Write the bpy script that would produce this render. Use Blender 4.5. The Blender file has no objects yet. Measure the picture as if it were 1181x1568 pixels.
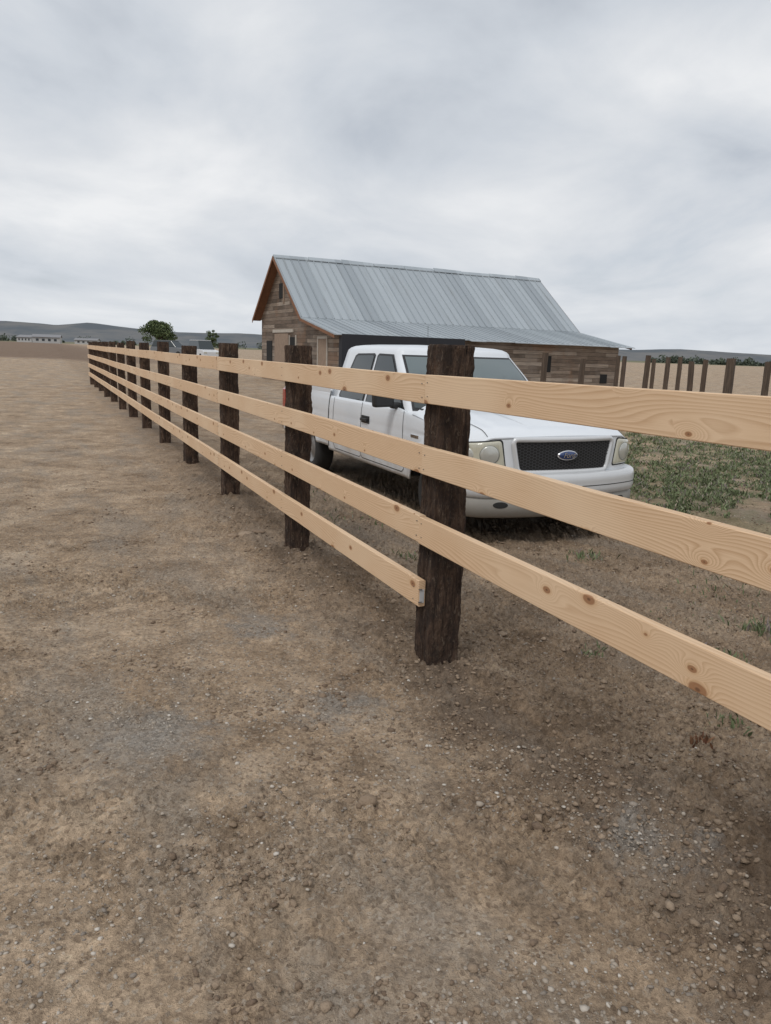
import bpy, math, random
import numpy as np
from mathutils import Matrix, Vector
random.seed(7); rng=np.random.default_rng(7)
D=bpy.data; C=bpy.context
scene=C.scene
rad=math.radians
# ------------------------------------------------------------------ helpers
def link(o,parent=None):
    scene.collection.objects.link(o)
    if parent is not None: o.parent=parent
    return o
def empty(name,loc=(0,0,0),rz=0.0):
    e=D.objects.new(name,None); e.empty_display_size=.2
    e.location=loc; e.rotation_euler=(0,0,rz); return link(e)
def mesh(name,V,F,mat=None,parent=None,smooth=False,loc=None):
    me=D.meshes.new(name)
    if isinstance(V,np.ndarray) and isinstance(F,np.ndarray):
        k=F.shape[1]
        me.vertices.add(len(V)); me.vertices.foreach_set('co',V.astype(np.float32).ravel())
        me.loops.add(F.size); me.loops.foreach_set('vertex_index',F.astype(np.int32).ravel())
        me.polygons.add(len(F)); me.polygons.foreach_set('loop_start',np.arange(0,F.size,k,dtype=np.int32))
        me.polygons.foreach_set('loop_total',np.full(len(F),k,dtype=np.int32))
        me.update(calc_edges=True); me.validate()
    else:
        me.from_pydata([tuple(map(float,v)) for v in V],[],[tuple(int(i) for i in f) for f in F]); me.update()
    if smooth: me.polygons.foreach_set('use_smooth',[True]*len(me.polygons))
    if mat is not None: me.materials.append(mat)
    o=D.objects.new(name,me)
    if loc is not None: o.location=loc
    return link(o,parent)
def grid(name,P,mat,parent=None,smooth=True,closed_u=False):
    nu,nv=P.shape[:2]
    V=P.reshape(-1,3); F=[]
    for i in range(nu if closed_u else nu-1):
        i2=(i+1)%nu
        for j in range(nv-1):
            F.append((i*nv+j,i2*nv+j,i2*nv+j+1,i*nv+j+1))
    return mesh(name,V,np.array(F),mat,parent,smooth)
class MB:
    def __init__(s): s.V=[]; s.F=[]
    def box(s,x0,x1,y0,y1,z0,z1):
        b=len(s.V)
        s.V+=[(x0,y0,z0),(x1,y0,z0),(x1,y1,z0),(x0,y1,z0),(x0,y0,z1),(x1,y0,z1),(x1,y1,z1),(x0,y1,z1)]
        s.F+=[(b,b+3,b+2,b+1),(b+4,b+5,b+6,b+7),(b,b+1,b+5,b+4),(b+1,b+2,b+6,b+5),(b+2,b+3,b+7,b+6),(b+3,b,b+4,b+7)]
    def hexa(s,pts):
        b=len(s.V); s.V+=[tuple(p) for p in pts]
        s.F+=[(b,b+3,b+2,b+1),(b+4,b+5,b+6,b+7),(b,b+1,b+5,b+4),(b+1,b+2,b+6,b+5),(b+2,b+3,b+7,b+6),(b+3,b,b+4,b+7)]
    def prism(s,poly,axis,a0,a1):
        b=len(s.V); n=len(poly)
        for a in (a0,a1):
            for p in poly:
                if axis==0: s.V.append((a,p[0],p[1]))
                elif axis==1: s.V.append((p[0],a,p[1]))
                else: s.V.append((p[0],p[1],a))
        s.F.append(tuple(range(b,b+n))); s.F.append(tuple(range(b+2*n-1,b+n-1,-1)))
        for i in range(n):
            j=(i+1)%n; s.F.append((b+i,b+n+i,b+n+j,b+j))
    def cyl(s,p0,p1,r0,r1=None,n=10):
        r1=r0 if r1 is None else r1
        p0=Vector(p0);p1=Vector(p1); d=(p1-p0).normalized()
        a=d.orthogonal().normalized(); c=d.cross(a); b=len(s.V)
        for p,r in((p0,r0),(p1,r1)):
            for i in range(n):
                t=2*math.pi*i/n; s.V.append(tuple(p+a*(r*math.cos(t))+c*(r*math.sin(t))))
        for i in range(n):
            j=(i+1)%n; s.F.append((b+i,b+j,b+n+j,b+n+i))
        s.F.append(tuple(range(b+n-1,b-1,-1))); s.F.append(tuple(range(b+n,b+2*n)))
    def make(s,name,mat,parent=None,smooth=False,bevel=0,loc=None):
        o=mesh(name,s.V,s.F,mat,parent,smooth,loc)
        if bevel:
            m=o.modifiers.new('b','BEVEL'); m.width=bevel; m.segments=2; m.limit_method='ANGLE'
        return o
class NT:
    def __init__(s,name,rough=.6,metal=0.0,color=(.5,.5,.5)):
        s.m=D.materials.new(name); s.m.use_nodes=True; s.t=s.m.node_tree
        s.b=s.t.nodes['Principled BSDF']; s.out=s.t.nodes['Material Output']
        s.b.inputs['Roughness'].default_value=rough; s.b.inputs['Metallic'].default_value=metal
        s.b.inputs['Base Color'].default_value=(*color,1)
    def n(s,typ,**kw):
        nd=s.t.nodes.new(typ)
        for k,v in kw.items(): setattr(nd,k,v)
        return nd
    def l(s,a,b): s.t.links.new(a,b)
    def setin(s,sock,v):
        if hasattr(v,'is_linked') or hasattr(v,'links'): s.l(v,sock)
        elif isinstance(v,(tuple,list)) and len(v)==3 and sock.type=='RGBA': sock.default_value=(*v,1)
        else: sock.default_value=v
    def math(s,op,a,b=0.0,c=None,clamp=False):
        nd=s.n('ShaderNodeMath',operation=op,use_clamp=clamp); s.setin(nd.inputs[0],a); s.setin(nd.inputs[1],b)
        if c is not None: s.setin(nd.inputs[2],c)
        return nd.outputs[0]
    def mix(s,f,a,b,blend='MIX'):
        nd=s.n('ShaderNodeMix',data_type='RGBA',blend_type=blend)
        s.setin(nd.inputs[0],f); s.setin(nd.inputs[6],a); s.setin(nd.inputs[7],b); return nd.outputs[2]
    def noise(s,vec,scale,detail=6,rough=.6,dist=0.0,dim='3D'):
        nd=s.n('ShaderNodeTexNoise',noise_dimensions=dim)
        if vec is not None: s.l(vec,nd.inputs['Vector'])
        nd.inputs['Scale'].default_value=scale; nd.inputs['Detail'].default_value=detail
        nd.inputs['Roughness'].default_value=rough; nd.inputs['Distortion'].default_value=dist
        return nd.outputs['Fac']
    def vor(s,vec,scale,feature='F1',out='Distance',rand=1.0,dim='3D'):
        nd=s.n('ShaderNodeTexVoronoi',feature=feature,voronoi_dimensions=dim)
        if vec is not None: s.l(vec,nd.inputs['Vector'])
        nd.inputs['Scale'].default_value=scale; nd.inputs['Randomness'].default_value=rand
        return nd.outputs if out=='all' else nd.outputs[out]
    def ramp(s,f,stops,interp='LINEAR'):
        nd=s.n('ShaderNodeValToRGB'); s.setin(nd.inputs[0],f); cr=nd.color_ramp; cr.interpolation=interp
        while len(cr.elements)<len(stops): cr.elements.new(.5)
        for e,(p,c) in zip(cr.elements,stops):
            e.position=p; e.color=(*c,1) if isinstance(c,(tuple,list)) else (c,c,c,1)
        return nd.outputs[0]
    def mr(s,v,a,b,c=0.0,d=1.0,smooth=True):
        nd=s.n('ShaderNodeMapRange'); nd.interpolation_type='SMOOTHSTEP' if smooth else 'LINEAR'
        s.setin(nd.inputs[0],v); 
        for i,x in enumerate((a,b,c,d)): nd.inputs[i+1].default_value=x
        return nd.outputs[0]
    def coord(s,which='Object'): return s.n('ShaderNodeTexCoord').outputs[which]
    def mapping(s,vec,scale=(1,1,1),loc=(0,0,0),rot=(0,0,0)):
        nd=s.n('ShaderNodeMapping'); s.l(vec,nd.inputs[0])
        nd.inputs['Location'].default_value=loc; nd.inputs['Rotation'].default_value=rot; nd.inputs['Scale'].default_value=scale
        return nd.outputs[0]
    def sep(s,vec):
        nd=s.n('ShaderNodeSeparateXYZ'); s.l(vec,nd.inputs[0]); return nd.outputs
    def comb(s,x,y,z):
        nd=s.n('ShaderNodeCombineXYZ')
        for i,v in enumerate((x,y,z)): s.setin(nd.inputs[i],v)
        return nd.outputs[0]
    def bump(s,h,strength=.5,dist=.01,prev=None):
        nd=s.n('ShaderNodeBump'); nd.inputs['Strength'].default_value=strength; nd.inputs['Distance'].default_value=dist
        s.l(h,nd.inputs['Height']); 
        if prev is not None: s.l(prev,nd.inputs['Normal'])
        s.l(nd.outputs[0],s.b.inputs['Normal']); return nd.outputs[0]
    def col(s,v): s.setin(s.b.inputs['Base Color'],v)
    def rough(s,v): s.setin(s.b.inputs['Roughness'],v)
def simple(name,color,rough=.6,metal=0.0,var=.12,scale=8,coat=0.0,bump=0.0):
    N=NT(name,rough,metal,color)
    f=N.noise(N.coord(),scale,4,.6)
    N.col(N.mix(f,tuple(c*(1-var) for c in color),tuple(min(1,c*(1+var)) for c in color)))
    if coat: N.b.inputs['Coat Weight'].default_value=coat; N.b.inputs['Coat Roughness'].default_value=.05
    if bump: N.bump(f,bump,.01)
    return N.m
# ---- numpy noise
perm=rng.permutation(256); perm=np.concatenate([perm,perm,perm])
gang=rng.random(256)*2*np.pi; gx=np.cos(gang); gy=np.sin(gang)
def pn(x,y):
    xi=np.floor(x).astype(int); yi=np.floor(y).astype(int); xf=x-xi; yf=y-yi
    xi&=255; yi&=255
    u=xf*xf*xf*(xf*(xf*6-15)+10); v=yf*yf*yf*(yf*(yf*6-15)+10)
    def g(a,b,dx,dy):
        h=perm[perm[a]+b]; return gx[h]*dx+gy[h]*dy
    n00=g(xi,yi,xf,yf); n10=g(xi+1,yi,xf-1,yf); n01=g(xi,yi+1,xf,yf-1); n11=g(xi+1,yi+1,xf-1,yf-1)
    return (n00*(1-u)+n10*u)*(1-v)+(n01*(1-u)+n11*u)*v
def fbm(x,y,o=4,g=.5):
    s=0;a=1
    for i in range(o):
        s=s+a*pn(x*2**i+17.3*i,y*2**i+5.1*i); a*=g
    return s
def sst(x,a,b):
    t=np.clip((x-a)/(b-a),0,1); return t*t*(3-2*t)
# ------------------------------------------------------------------ layout
A=rad(24.6); ca,sa=math.cos(A),math.sin(A)
P0=np.array([.25,3.685]); SP=2.44
UX=np.array([ca,sa]); UY=np.array([-sa,ca])
def FW(xl,yl): p=P0+UX*xl+UY*yl; return p
PW=.175
posts_c=[FW(PW/2,PW/2+n*SP) for n in range(-1,13)]
def H(x,y):
    x=np.asarray(x,float); y=np.asarray(y,float)
    xl=(x-P0[0])*ca+(y-P0[1])*sa; yl=-(x-P0[0])*sa+(y-P0[1])*ca
    r=np.hypot(x,y); fade=1-sst(r,18,45)
    h=-.13*sst(xl,.3,2.4)+.7*sst(y,45,110)
    rough=.28+1.1*sst(xl,-.7,.2)*(1-.45*sst(xl,4,8))
    patch=sst(pn(x*1.1+3,y*1.1)+.5*pn(x*2.7,y*2.7+7),.0,.34)
    rough=rough+.85*patch*(1-sst(xl,-.7,.2))
    h=h+fade*(.014*fbm(x*.8,y*.8,2)+.013*fbm(x*3+9,y*3,3)*(.35+rough))
    nr=1-sst(r,8,18)
    wx=.05*pn(x*14,y*14+3); wy_=.05*pn(x*14+40,y*14)
    cl=np.abs(fbm((x+wx)*9,(y+wy_)*9+4,4,.66)); h=h+nr*rough*.042*(cl-.25)
    h=h+nr*.010*fbm(x*30,y*30,2,.8)*(.25+rough)
    for c,wd,dp in((-1.75,.22,.013),(-3.35,.24,.016),(-4.6,.3,.016)):
        q=xl-c+.12*pn(yl*.5,yl*0+c); h=h-fade*dp*np.exp(-(q/wd)**2)+fade*dp*.5*np.exp(-((np.abs(q)-wd*1.7)/.1)**2)
    h=h+nr*.02*np.exp(-((xl-.1)/.35)**2)*(.6+fbm(x*5,y*5,3))
    for p in posts_c:
        d=np.hypot(x-p[0],y-p[1]); h=h+.06*np.exp(-(d/.28)**2)*(1+.6*pn(x*6,y*6)+.7*pn(x*15,y*15))
    return h
def HZ(x,y): return float(H(np.array([x]),np.array([y]))[0])
# ------------------------------------------------------------------ ground
def axis_pts(a,b,step,outneg,outpos,g=1.13):
    c=list(np.arange(a,b,step)); s=step; v=c[-1]
    while v<outpos: s*=g; v+=s; c.append(v)
    s=step; v=c[0]; n=[]
    while v>outneg: s*=g; v-=s; n.append(v)
    return np.array(n[::-1]+c)
xs=axis_pts(-2.4,3.2,.0125,-7000,7000,1.05)
ys=axis_pts(1.3,5.4,.0125,-60,7000,1.034)
X,Y=np.meshgrid(xs,ys,indexing='ij'); Z=H(X,Y)
nu,nv=X.shape
idx=np.arange(nu*nv).reshape(nu,nv)
F=np.stack([idx[:-1,:-1],idx[1:,:-1],idx[1:,1:],idx[:-1,1:]],-1).reshape(-1,4)
N=NT('dirt_ground',.95)
co=N.coord('Object'); s=N.sep(co)
xl=N.math('ADD',N.math('MULTIPLY',N.math('SUBTRACT',s[0],P0[0]),ca),N.math('MULTIPLY',N.math('SUBTRACT',s[1],P0[1]),sa))
yl=N.math('ADD',N.math('MULTIPLY',s[0],-sa),N.math('MULTIPLY',s[1],ca))
n1=N.noise(co,1.5,7,.68,.2)
base=N.ramp(n1,[(.32,(.215,.154,.105)),(.44,(.305,.226,.157)),(.55,(.385,.291,.208)),(.67,(.48,.375,.275))])
n2=N.noise(co,7,6,.72)
base=N.mix(.7,base,N.ramp(n2,[(.32,(.30,.30,.30)),(.66,(.73,.72,.70))]),'OVERLAY')
n3=N.noise(co,38,4,.78)
base=N.mix(.7,base,N.ramp(n3,[(.34,(.27,.265,.26)),(.64,(.74,.74,.73))]),'OVERLAY')
cr=N.mr(N.noise(N.mapping(co,(1,1,1),(4,7,0)),2.8,6,.7,.1),.49,.66)
base=N.mix(N.math('MULTIPLY',cr,.42),base,(.52,.405,.295))
strip=N.comb(N.math('MULTIPLY',xl,1.3),N.math('MULTIPLY',yl,.45),0.0)
gm=N.mr(N.noise(strip,1.1,5,.7,.3),.46,.64)
fine=N.vor(co,85,out='Color')
fs=N.n('ShaderNodeSeparateColor'); N.l(fine,fs.inputs[0])
grav=N.mix(fs.outputs[0],(.18,.16,.135),(.40,.36,.31))
base=N.mix(N.math('MULTIPLY',gm,.5),base,grav)
peb=N.mr(fs.outputs[1],.88,.95)
base=N.mix(N.math('MULTIPLY',peb,.45),base,(.47,.42,.355))
drk=N.mr(fs.outputs[2],.86,.94)
base=N.mix(N.math('MULTIPLY',drk,.5),base,(.14,.10,.07))
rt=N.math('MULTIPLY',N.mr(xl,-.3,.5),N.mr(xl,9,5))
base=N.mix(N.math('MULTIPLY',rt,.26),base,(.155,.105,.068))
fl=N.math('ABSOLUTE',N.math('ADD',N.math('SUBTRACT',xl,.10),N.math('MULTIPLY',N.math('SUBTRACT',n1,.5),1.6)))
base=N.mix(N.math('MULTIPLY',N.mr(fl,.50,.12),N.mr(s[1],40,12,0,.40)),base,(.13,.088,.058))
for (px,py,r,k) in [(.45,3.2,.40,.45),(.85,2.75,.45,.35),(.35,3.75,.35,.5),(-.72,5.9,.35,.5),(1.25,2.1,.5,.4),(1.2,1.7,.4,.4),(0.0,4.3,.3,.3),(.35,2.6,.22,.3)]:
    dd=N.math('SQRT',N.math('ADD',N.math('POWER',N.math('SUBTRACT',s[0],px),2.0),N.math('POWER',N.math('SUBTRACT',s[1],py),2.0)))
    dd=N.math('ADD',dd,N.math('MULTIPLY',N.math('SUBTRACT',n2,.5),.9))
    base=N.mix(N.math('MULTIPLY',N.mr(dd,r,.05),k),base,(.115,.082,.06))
for (px,py,r) in [(.98,2.36,.26),(-.95,3.0,.38),(-.2,3.3,.3),(-.75,4.3,.3)]:
    dd=N.math('SQRT',N.math('ADD',N.math('POWER',N.math('SUBTRACT',s[0],px),2.0),N.math('POWER',N.math('SUBTRACT',s[1],py),2.0)))
    dd=N.math('ADD',dd,N.math('MULTIPLY',N.math('SUBTRACT',n2,.5),.9))
    base=N.mix(N.math('MULTIPLY',N.mr(dd,r,.02),.6),base,N.mix(fs.outputs[0],(.20,.185,.165),(.41,.385,.35)))
gt=N.math('MULTIPLY',N.mr(N.noise(co,.6,6,.7),.42,.54),N.math('MULTIPLY',N.mr(xl,3.6,5.0),N.mr(s[1],24,19)))
base=N.mix(N.math('MULTIPLY',gt,.45),base,(.15,.15,.075))
plow=N.math('MULTIPLY',N.mr(s[1],62,70),N.mr(xl,20,0))
base=N.mix(N.math('MULTIPLY',plow,.85),base,N.mix(n1,(.13,.088,.065),(.21,.15,.11)))
far=N.mr(s[1],380,520)
base=N.mix(far,base,N.mix(N.noise(co,.004,3,.6),(.11,.13,.07),(.22,.19,.13)))
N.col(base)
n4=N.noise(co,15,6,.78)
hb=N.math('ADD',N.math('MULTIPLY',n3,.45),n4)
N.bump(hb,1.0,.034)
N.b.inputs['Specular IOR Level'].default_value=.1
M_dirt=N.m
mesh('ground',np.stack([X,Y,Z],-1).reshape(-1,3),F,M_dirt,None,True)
# ------------------------------------------------------------------ scattered stones / clods
def ico(sub):
    import bmesh
    bm=bmesh.new(); bmesh.ops.create_icosphere(bm,subdivisions=sub,radius=1)
    v=np.array([x.co[:] for x in bm.verts]); f=np.array([[q.index for q in p.verts] for p in bm.faces]); bm.free(); return v,f
def scatter(name,pts,sizes,mat,sub=1,flat=.65,jit=.28,sink=.25):
    v0,f0=ico(sub); n=len(pts); k=len(v0)
    ang=rng.random(n)*2*np.pi
    sc=np.stack([.65+.7*rng.random(n),.65+.7*rng.random(n),flat*(.6+.6*rng.random(n))],-1)*sizes[:,None]
    vv=v0[None]*(1+jit*(rng.random((n,k,1))-.5)*2)*sc[:,None]
    c,s_=np.cos(ang)[:,None],np.sin(ang)[:,None]
    x=vv[...,0]*c-vv[...,1]*s_; y=vv[...,0]*s_+vv[...,1]*c
    z=H(pts[:,0],pts[:,1])+sizes*flat*(1-2*sink)*.6
    V=np.stack([x+pts[:,0:1],y+pts[:,1:2],vv[...,2]+z[:,None]],-1).reshape(-1,3)
    F=(f0[None]+(np.arange(n)*k)[:,None,None]).reshape(-1,3)
    return mesh(name,V,F,mat)
N=NT('gravel_stone',.9); g=N.n('ShaderNodeNewGeometry')
N.col(N.mix(N.math('MULTIPLY',N.noise(N.coord(),60,3,.6),.4),N.ramp(g.outputs['Random Per Island'],[(0,(.17,.155,.14)),(.4,(.30,.26,.215)),(.8,(.40,.35,.29)),(1,(.58,.55,.50))]),(.29,.215,.15)))
M_stone=N.m
N=NT('soil_clod',.97); g=N.n('ShaderNodeNewGeometry')
N.col(N.mix(N.math('MULTIPLY',N.noise(N.coord(),50,4,.6),.5),N.ramp(g.outputs['Random Per Island'],[(0,(.16,.11,.075)),(.5,(.28,.205,.14)),(1,(.42,.32,.23))]),(.21,.148,.10)))
N.bump(N.noise(N.coord(),90,4,.7),1.0,.010); M_clod=N.m
def inview(n,ymin=1.25,ymax=9,p=1.6):
    y=ymin+(ymax-ymin)*rng.random(n)**p; x=(rng.random(n)*2-1)*.62*y+.0; return np.stack([x,y],-1)
pts=inview(42000,ymax=12); d=fbm(pts[:,0]*1.3+50,pts[:,1]*1.3,3)
pts=pts[(d+.6*rng.random(len(d))>.32)]
extra=[]
for (cx,cy,r,n) in [(.98,2.36,.15,520),(-.95,3.0,.25,420),(-.2,3.3,.25,320),(-.1,2.75,.25,80),(-.75,4.3,.3,240),(1.1,1.9,.2,60),(-1.0,2.2,.3,200)]:
    extra.append(np.array([cx,cy])+rng.normal(size=(n,2))*r*np.array([1,1]))
pts=np.concatenate([pts]+extra)
sz=.0022+.0068*rng.random(len(pts))**3.5+.006*(rng.random(len(pts))>.987)
scatter('gravel',pts,sz,M_stone,1,.6,.22,.35)
pts=inview(60000,1.25,11,1.4); xl_=(pts[:,0]-P0[0])*ca+(pts[:,1]-P0[1])*sa
dn=fbm(pts[:,0]*1.7,pts[:,1]*1.7+30,3)
pts=pts[(dn*1.3+.70*sst(xl_,-.7,.2)+.45*rng.random(len(dn)))>.58]
big=inview(2600,1.3,9,1.2); xb=(big[:,0]-P0[0])*ca+(big[:,1]-P0[1])*sa
db=fbm(big[:,0]*1.7,big[:,1]*1.7+30,3); big=big[(db*1.3+.6*sst(xb,-.6,.1)+.4*rng.random(len(db)))>.60]
ex=[np.array([cx,cy])+rng.normal(size=(n,2))*r for (cx,cy,r,n) in [(-.06,2.6,.10,140),(.35,3.7,.25,380),(-.72,6,.25,200),(-1.3,6.6,.15,100),(.8,3.9,.4,300),(1.5,2.6,.5,300),(-.3,2.8,.10,90),(-.15,3.05,.12,90)]]
npz=sum(len(e) for e in ex)+len(pts)
sz=np.concatenate([.0025+.012*rng.random(npz)**4+.007*(rng.random(npz)>.99),.006+.014*rng.random(len(big))**2])
pts=np.concatenate([pts]+ex+[big])
scatter('soil_clods',pts,sz,M_clod,1,.6,.42,.38)
bp=np.array([[-.03,2.53],[-.10,2.56],[.04,2.60],[-1.26,6.6],[-1.36,6.52],[-1.15,6.66],[1.55,1.95],[.75,4.4],[1.3,5.0],[-.5,3.3],[-.3,2.8],[-.27,2.84],[1.9,2.5],[1.7,2.9]])
scatter('dirt_lumps',bp,np.array([.038,.026,.020,.07,.06,.05,.028,.03,.035,.013,.016,.012,.028,.028]),M_clod,3,.42,.10,.42)
# ------------------------------------------------------------------ fence
N=NT('weathered_tie',.85)
co=N.coord('Object'); oi=N.n('ShaderNodeObjectInfo').outputs['Random']
off=N.comb(N.math('MULTIPLY',oi,37.0),N.math('MULTIPLY',oi,11.0),N.math('MULTIPLY',oi,91.0))
va=N.n('ShaderNodeVectorMath',operation='ADD'); N.l(co,va.inputs[0]); N.l(off,va.inputs[1]); cv=va.outputs[0]
a=N.noise(N.mapping(cv,(26,26,3.2)),1,7,.76,1.0)
b=N.noise(N.mapping(cv,(45,45,16)),1,5,.75,.8)
c3=N.noise(N.mapping(cv,(75,75,1.8)),1,3,.6,.3)
col=N.ramp(a,[(.3,(.020,.013,.010)),(.45,(.058,.035,.024)),(.57,(.11,.068,.046)),(.72,(.22,.15,.105))])
col=N.mix(N.math('MULTIPLY',N.mr(N.noise(cv,7,5,.75),.45,.62),.7),col,(.034,.024,.020))
col=N.mix(N.math('MULTIPLY',N.mr(b,.54,.68),.85),col,(.20,.15,.11))
col=N.mix(N.mr(c3,.36,.26),col,(.008,.005,.004))
N.col(col)
hh_=N.math('ADD',N.math('MULTIPLY',a,1.0),N.math('ADD',N.math('MULTIPLY',b,.8),N.math('MULTIPLY',N.mr(c3,.26,.4),.4)))
N.bump(hh_,1.0,.035); N.b.inputs['Specular IOR Level'].default_value=.25
M_tie=N.m
N=NT('fir_board',.62)
co=N.coord('Object'); oi=N.n('ShaderNodeObjectInfo').outputs['Random']
s=N.sep(co)
yy=N.math('ADD',s[1],N.math('MULTIPLY',oi,57.0)); zz=N.math('ADD',s[2],N.math('MULTIPLY',s[0],.6))
v2=N.comb(N.math('MULTIPLY',yy,4.2),N.math('MULTIPLY',zz,7.5),0.0)
vo=N.vor(v2,1.0,dim='2D',rand=1.0,out='all'); kd=vo['Distance']
kc=N.n('ShaderNodeSeparateColor'); N.l(vo['Color'],kc.inputs[0])
kdd=N.math('ADD',kd,N.math('MULTIPLY',N.mr(kc.outputs[0],.60,.58),3.0))
ksz=N.mr(kc.outputs[1],0,1,.03,.15,False)
low=N.noise(N.comb(N.math('MULTIPLY',yy,.6),N.math('MULTIPLY',zz,4.0),oi),1.0,2,.4)
bumpk=N.math('MULTIPLY',N.math('POWER',2.718,N.math('MULTIPLY',N.math('MULTIPLY',kdd,kdd),-20.0)),6.0)
h=N.math('ADD',N.math('ADD',N.math('MULTIPLY',zz,95.0),N.math('MULTIPLY',low,26.0)),bumpk)
ring=N.math('FRACT',h)
ring=N.ramp(ring,[(0,1.0),(.35,.85),(.75,.25),(.88,0.0),(1,.95)])
fib=N.noise(N.comb(N.math('MULTIPLY',yy,6.0),N.math('MULTIPLY',zz,400.0),N.math('MULTIPLY',s[0],300.0)),1.0,3,.6)
col=N.mix(ring,(.50,.305,.165),(.71,.50,.32))
col=N.mix(.22,col,N.ramp(fib,[(.3,(.42,.28,.165)),(.7,(.82,.65,.46))]))
tint=N.noise(N.comb(N.math('MULTIPLY',yy,.7),oi,zz),1.3,3,.6)
col=N.mix(N.mr(tint,.4,.7),col,N.mix(.4,col,(.78,.62,.44)))
col=N.mix(N.math('MULTIPLY',N.mr(oi,0,1),.35),col,N.mix(.5,col,(.60,.38,.22)))
kr=N.math('DIVIDE',kdd,ksz)
col=N.mix(N.math('MULTIPLY',N.mr(kr,1.9,1.0),.35),col,(.52,.30,.14))
col=N.mix(N.math('MULTIPLY',N.mr(kr,1.15,.85),.8),col,(.26,.115,.05))
col=N.mix(N.math('MULTIPLY',N.mr(kr,.4,.15),.7),col,(.10,.045,.025))
N.col(col); N.bump(fib,.15,.002); N.b.inputs['Specular IOR Level'].default_value=.3
M_fir=N.m
M_nail=simple('nail_steel',(.20,.18,.16),.5,.5)
M_tag=simple('end_tag',(.5,.5,.5),.6)
def tie(name,parent,cx,cy,z0,z1,w,seed,mat=M_tie,segs=46,lean=0.0,rz=A,per=7,amp=1.0):
    nz=segs; r=np.random.default_rng(seed)
    side=[]
    for k in range(4):
        for i in range(per):
            t=i/per*2-1
            side.append([(t,-1),(1,t),(-t,1),(-1,-t)][k])
    side=np.array(side,float)
    cor=(np.abs(side).min(1)>.95); side[cor]*=.95
    ang=np.arctan2(side[:,1],side[:,0]); V=[]
    for j in range(nz+1):
        z=z0+(z1-z0)*j/nz
        zz_=np.full(len(side),z)
        u_=np.cos(ang)*3+seed; v_=np.sin(ang)*3
        n=.007*fbm(u_*.7+seed*7.1,v_*.7+zz_*1.3)+amp*.006*fbm(u_*4+v_*3,zz_*8.0+seed,4,.68)-amp*.010*np.maximum(0,fbm(u_*3+seed*3,zz_*3+v_,3)-.1)
        n=n-amp*.007*np.maximum(0,pn(ang*7+seed,zz_*1.5)-.25)
        sc=1+n[:,None]/(w/2)
        p=side*sc*w/2
        if j==nz: p*=.965
        V+= [(q[0]+lean*(z),q[1],z+(.008*pn(np.array([q[0]*25+seed]),np.array([q[1]*25]))[0] if j>=nz-1 else 0)) for q in p]
    m=len(side); F=[]
    for j in range(nz):
        for i in range(m):
            i2=(i+1)%m; F.append((j*m+i,j*m+i2,(j+1)*m+i2,(j+1)*m+i))
    F.append(tuple(nz*m+i for i in range(m)))
    o=mesh(name,V,F,mat,parent); o.location=(cx,cy,0); o.rotation_euler=(0,0,rz)
    return o
fence=empty('wooden_rail_fence')
hts=[1.70,1.705,1.69,1.70,1.66,1.71,1.69,1.72,1.68,1.7,1.7,1.69,1.7,1.68]
for i,p in enumerate(posts_c):
    near=i<5
    tie('post_%d'%(i+1),fence,p[0],p[1],-.3,hts[i],PW*(1.0+.03*math.sin(i*2.1)),i+3,lean=.004*math.sin(i*1.7),segs=170 if near else 46,per=16 if near else 7,amp=1.2)
tops=[1.558,1.205,.848,.508]
nails=MB()
TH=.038
for ri,zt in enumerate(tops):
    segs=[(0,2),(2,4),(4,6),(6,8),(8,10),(10,12)]
    if ri<3: segs=[(-2,0)]+segs
    for bi,(a_,b_) in enumerate(segs):
        y0=a_*SP+PW/2+.0015; y1=b_*SP+PW/2-.0015
        if ri==3 and a_==0: y0-=.03
        if b_==12: y1+=.1
        x0=-TH-.006+random.uniform(-.002,.002)
        n=40; hh=.14; 
        dz0=random.uniform(-.004,.004); dz1=random.uniform(-.004,.004)
        if a_==-2: dz0=(.065,.035,.008)[ri]
        L=y1-y0
        V=[];Fc=[]
        bow=random.uniform(-.006,.006)
        for j in range(n+1):
            t=j/n; yv=L*t; dz=dz0*(1-t)+dz1*t+bow*math.sin(math.pi*t); c=.003
            prof=[(0,c),(c,0),(TH-c,0),(TH,c),(TH,hh-c),(TH-c,hh),(c,hh),(0,hh-c)]
            for (px,pz) in prof: V.append((px,yv,pz-hh+dz))
        for j in range(n):
            for k in range(8):
                k2=(k+1)%8; Fc.append((j*8+k,(j+1)*8+k,(j+1)*8+k2,j*8+k2))
        Fc.append(tuple(range(8))); Fc.append(tuple(range(n*8+7,n*8-1,-1)))
        o=mesh('rail_%d_board_%d'%(ri+1,bi+1),V,Fc,M_fir,fence)
        wp=FW(x0,y0); o.location=(wp[0],wp[1],zt); o.rotation_euler=(0,0,A)
    for n_ in range(-1,13):
        for dy in ((.03,-.03) if n_%2==0 else (0.01,)):
            for dz in (.035,.105):
                if ri==3 and n_==-1: continue
                yn=n_*SP+PW/2+dy+random.uniform(-.006,.006)
                pa=FW(-TH-.0095,yn); pb=FW(-TH+.01,yn); z=zt-dz+random.uniform(-.01,.01)
                nails.cyl((pa[0],pa[1],z),(pb[0],pb[1],z),.003,n=8)
nails.make('nails',M_nail,fence)
tg=MB(); tg.box(.006,.032,-.0015,.002,-.118,-.045); o=tg.make('board_end_tag',M_tag,fence)
wp=FW(-TH-.006,PW/2-.029); o.location=(wp[0],wp[1],tops[3]); o.rotation_euler=(0,0,A)
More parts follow.
